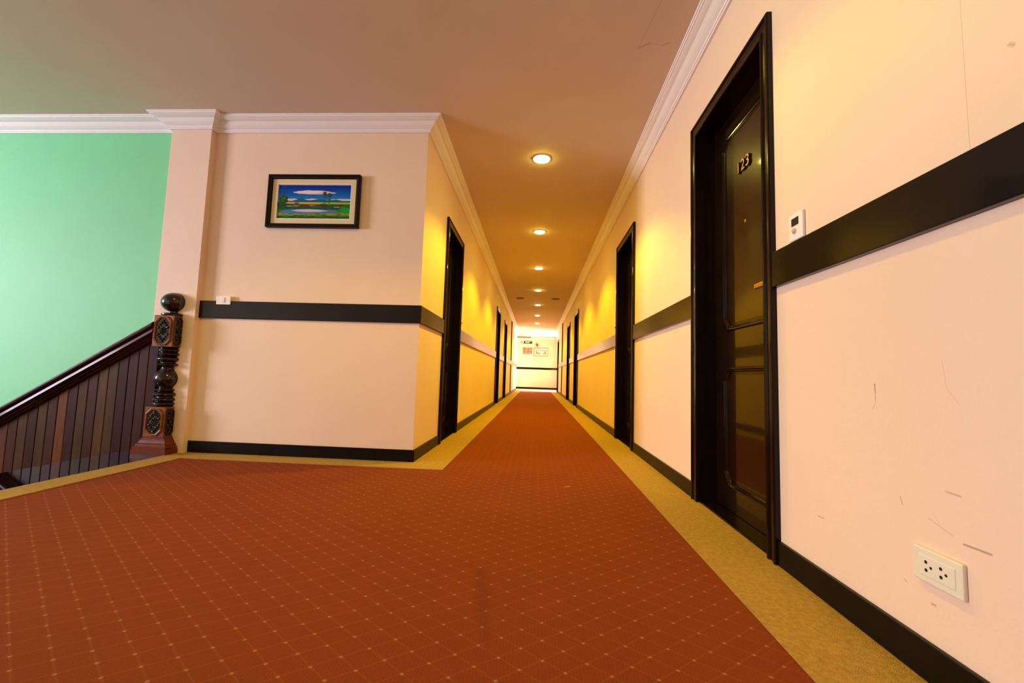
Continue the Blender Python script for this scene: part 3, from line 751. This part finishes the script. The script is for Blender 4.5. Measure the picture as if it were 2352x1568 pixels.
for r, z in pr:
    f = .110 * r / .135 if r > .1 else .110 * r / .135 + .012 * (.1 - r) / .02
    rows.append([bm.verts.new(p) for p in ((-r, 0, z), (-r, -max(f, .079), z), (r, -max(f, .079), z), (r, 0, z))])
for a, b in zip(rows[:-1], rows[1:]):
    for i in range(4): bm.faces.new((a[i], a[(i + 1) % 4], b[(i + 1) % 4], b[i]))
bm.faces.new(rows[0]); bm.faces.new(rows[-1])
obj('stepped_base', bm, newelbase_m, nw)['label'] = 'red-brown stepped base'

# ------------------------------------------------------------------ handrail and wood panelling going down the stairs
SL = .59
def zr(x): return .885 + (x + 2.97) * SL      # centre line of the handrail
X0H, X1H = NX - .082, -6.4
th = math.atan(SL)
hr = tag(empty('handrail', (X0H, COLY, zr(X0H))), 'glossy dark wooden handrail sloping down from the newel post', 'handrail')
def slope_bar(name, prof, m, parent, x0=0.0, x1=X1H - X0H):
    """profile [(y, dz)] (dz vertical offset) swept along the slope in local space"""
    bm = bmesh.new(); a = [bm.verts.new((x0, y, x0 * SL + dz)) for y, dz in prof]; b = [bm.verts.new((x1, y, x1 * SL + dz)) for y, dz in prof]
    n = len(prof)
    for i in range(n): bm.faces.new((a[i], a[(i + 1) % n], b[(i + 1) % n], b[i]))
    bm.faces.new(a); bm.faces.new(b[::-1]); return obj(name, bm, m, parent, smooth=True)
hm = mat('handrail_varnish', (0.045, 0.010, 0.008), 0.28, spec=.08, coat=.06, coat_rough=0.06, var=0.3, vscale=8)
def arc(cy, cz, ry, rz, a0, a1, n=8): return [(cy + ry * math.cos(a0 + (a1 - a0) * i / n), cz + rz * math.sin(a0 + (a1 - a0) * i / n)) for i in range(n + 1)]
slope_bar('rail_cap', [(-.001, .068)] + arc(-.055, .045, .042, .024, PI / 2, PI, 8) + [(-.094, .030), (-.080, .022), (-.001, .022)], hm, hr)
slope_bar('rail_body', [(-.001, .021)] + arc(-.070, .012, .010, .009, PI / 2, PI, 5) + [(-.084, -.012), (-.070, -.026), (-.001, -.026)], hm, hr)
slope_bar('rail_moulding', [(-.001, -.027), (-.062, -.027), (-.066, -.038), (-.060, -.046), (-.050, -.050), (-.050, -.056), (-.042, -.064), (-.001, -.064)], hm, hr)
pn = tag(empty('wood_panelling', (X0H, COLY, 0)), 'brown vertical board panelling under the handrail on the stair wall', 'wood panelling')
cols = [(.034, .006, .003), (.075, .030, .006), (.048, .011, .004), (.055, .023, .005), (.12, .036, .006), (.038, .008, .004), (.09, .025, .005)]
bmats = [mat('stair_board_%d' % i, c, .5, coat=0, spec=.08, var=.25, vscale=5, stretch=(6, 6, 1)) for i, c in enumerate(cols)]
seq = [0, 2, 5, 0, 3, 1, 2, 3, 0, 4, 2, 3, 0, 3, 2, 6, 0, 3, 2, 1]
BW = .0775; i = 0; x = X0H + .02
while x > -6.38:
    xa, xb = x - BW + .0015, x
    bm = bmesh.new(); t_ = .030; e_ = .006
    za, zb = zr(xa) - .066, zr(xb) - .066
    la, lb = (xa + 3.1) * SL - .30, (xb + 3.1) * SL - .30
    la, lb = min(la, -.05), min(lb, -.05)
    pts = [(xa, -.001), (xa, -t_ + e_), (xa + e_ * .3, -t_ + e_ * .3), (xa + e_, -t_), (xb - e_, -t_), (xb - e_ * .3, -t_ + e_ * .3), (xb, -t_ + e_), (xb, -.001)]
    lo = [bm.verts.new((px - X0H, py, la + (lb - la) * (px - xa) / (xb - xa))) for px, py in pts]
    hi = [bm.verts.new((px - X0H, py, za + (zb - za) * (px - xa) / (xb - xa))) for px, py in pts]
    for k in range(8): bm.faces.new((lo[k], lo[(k + 1) % 8], hi[(k + 1) % 8], hi[k]))
    bm.faces.new(lo[::-1]); bm.faces.new(hi)
    obj('board', bm, bmats[seq[i % len(seq)]], pn)
    x -= BW; i += 1
bm = bmesh.new()
a_, b_ = COLX0 - .002, -6.38
add_extrude(bm, [(a_ - X0H, -.25), (a_ - X0H, zr(a_) + .05), (b_ - X0H, zr(b_) + .05), (b_ - X0H, (b_ + 3.1) * SL - .30)], .0005, YF - COLY - .001)
obj('backing_board', bm, bmats[0], pn)
# the flight of steps down to the left
st = tag(empty('staircase', (-3.1, 2.5, 0)), 'dark stone steps descending left from the landing edge', 'staircase')
for k in range(11):
    bm = bmesh.new(); add_box(bm, -.28 * (k + 1), -.28 * k - .001 - (.016 if k == 0 else 0), -1.0, .572, -.165 * (k + 1) - .17, -.165 * (k + 1), .004)
    obj('step', bm, stone_m, st)

# ------------------------------------------------------------------ daylight
def area(name, loc, rot, sx, sy, watts, col):
    l = bpy.data.lights.new(name, 'AREA'); l.shape = 'RECTANGLE'; l.size = sx; l.size_y = sy; l.energy = watts; l.color = col
    o = bpy.data.objects.new(name, l); C.objects.link(o); o.location = loc; o.rotation_euler = rot; return o
# daylight entering the stairwell window (faces +X)
area('stair_window_daylight', (X_ST - .28, (WY0 + WY1) / 2, (WZ0 + WZ1) / 2), (0, -PI / 2, 0), WZ1 - WZ0, WY1 - WY0, 610, (1.0, .90, 1.06))
# daylight entering the lobby window (faces -X)
area('lobby_window_daylight', (3.28, 20.1, 1.5), (0, PI / 2, 0), 1.9, 2.1, 950, (1.0, .84, .62))
wd = bpy.data.worlds.new('World'); bpy.context.scene.world = wd; wd.use_nodes = True
bg = wd.node_tree.nodes['Background']; bg.inputs[0].default_value = (.9, .95, 1, 1); bg.inputs[1].default_value = 1.0

# ------------------------------------------------------------------ camera
cam = bpy.data.cameras.new('camera'); cam.sensor_width = 36; cam.lens = 36 * 971.98 / 2352; cam.clip_start = .02
co = bpy.data.objects.new('camera', cam); C.objects.link(co)
R_ = Vector((0.99792109, 0.0558918, 0.03208757)); U_ = Vector((-0.02750317, -0.08094405, 0.99633912)); F_ = Vector((-0.05828448, 0.99515032, 0.07923857))
M = Matrix(((R_.x, U_.x, -F_.x, 0), (R_.y, U_.y, -F_.y, 0), (R_.z, U_.z, -F_.z, .67), (0, 0, 0, 1)))
co.matrix_world = M
bpy.context.scene.camera = co
vs = bpy.context.scene.view_settings
vs.view_transform = 'Standard'; vs.look = 'None'; vs.gamma = 1; vs.use_curve_mapping = False; vs.exposure = 0.0
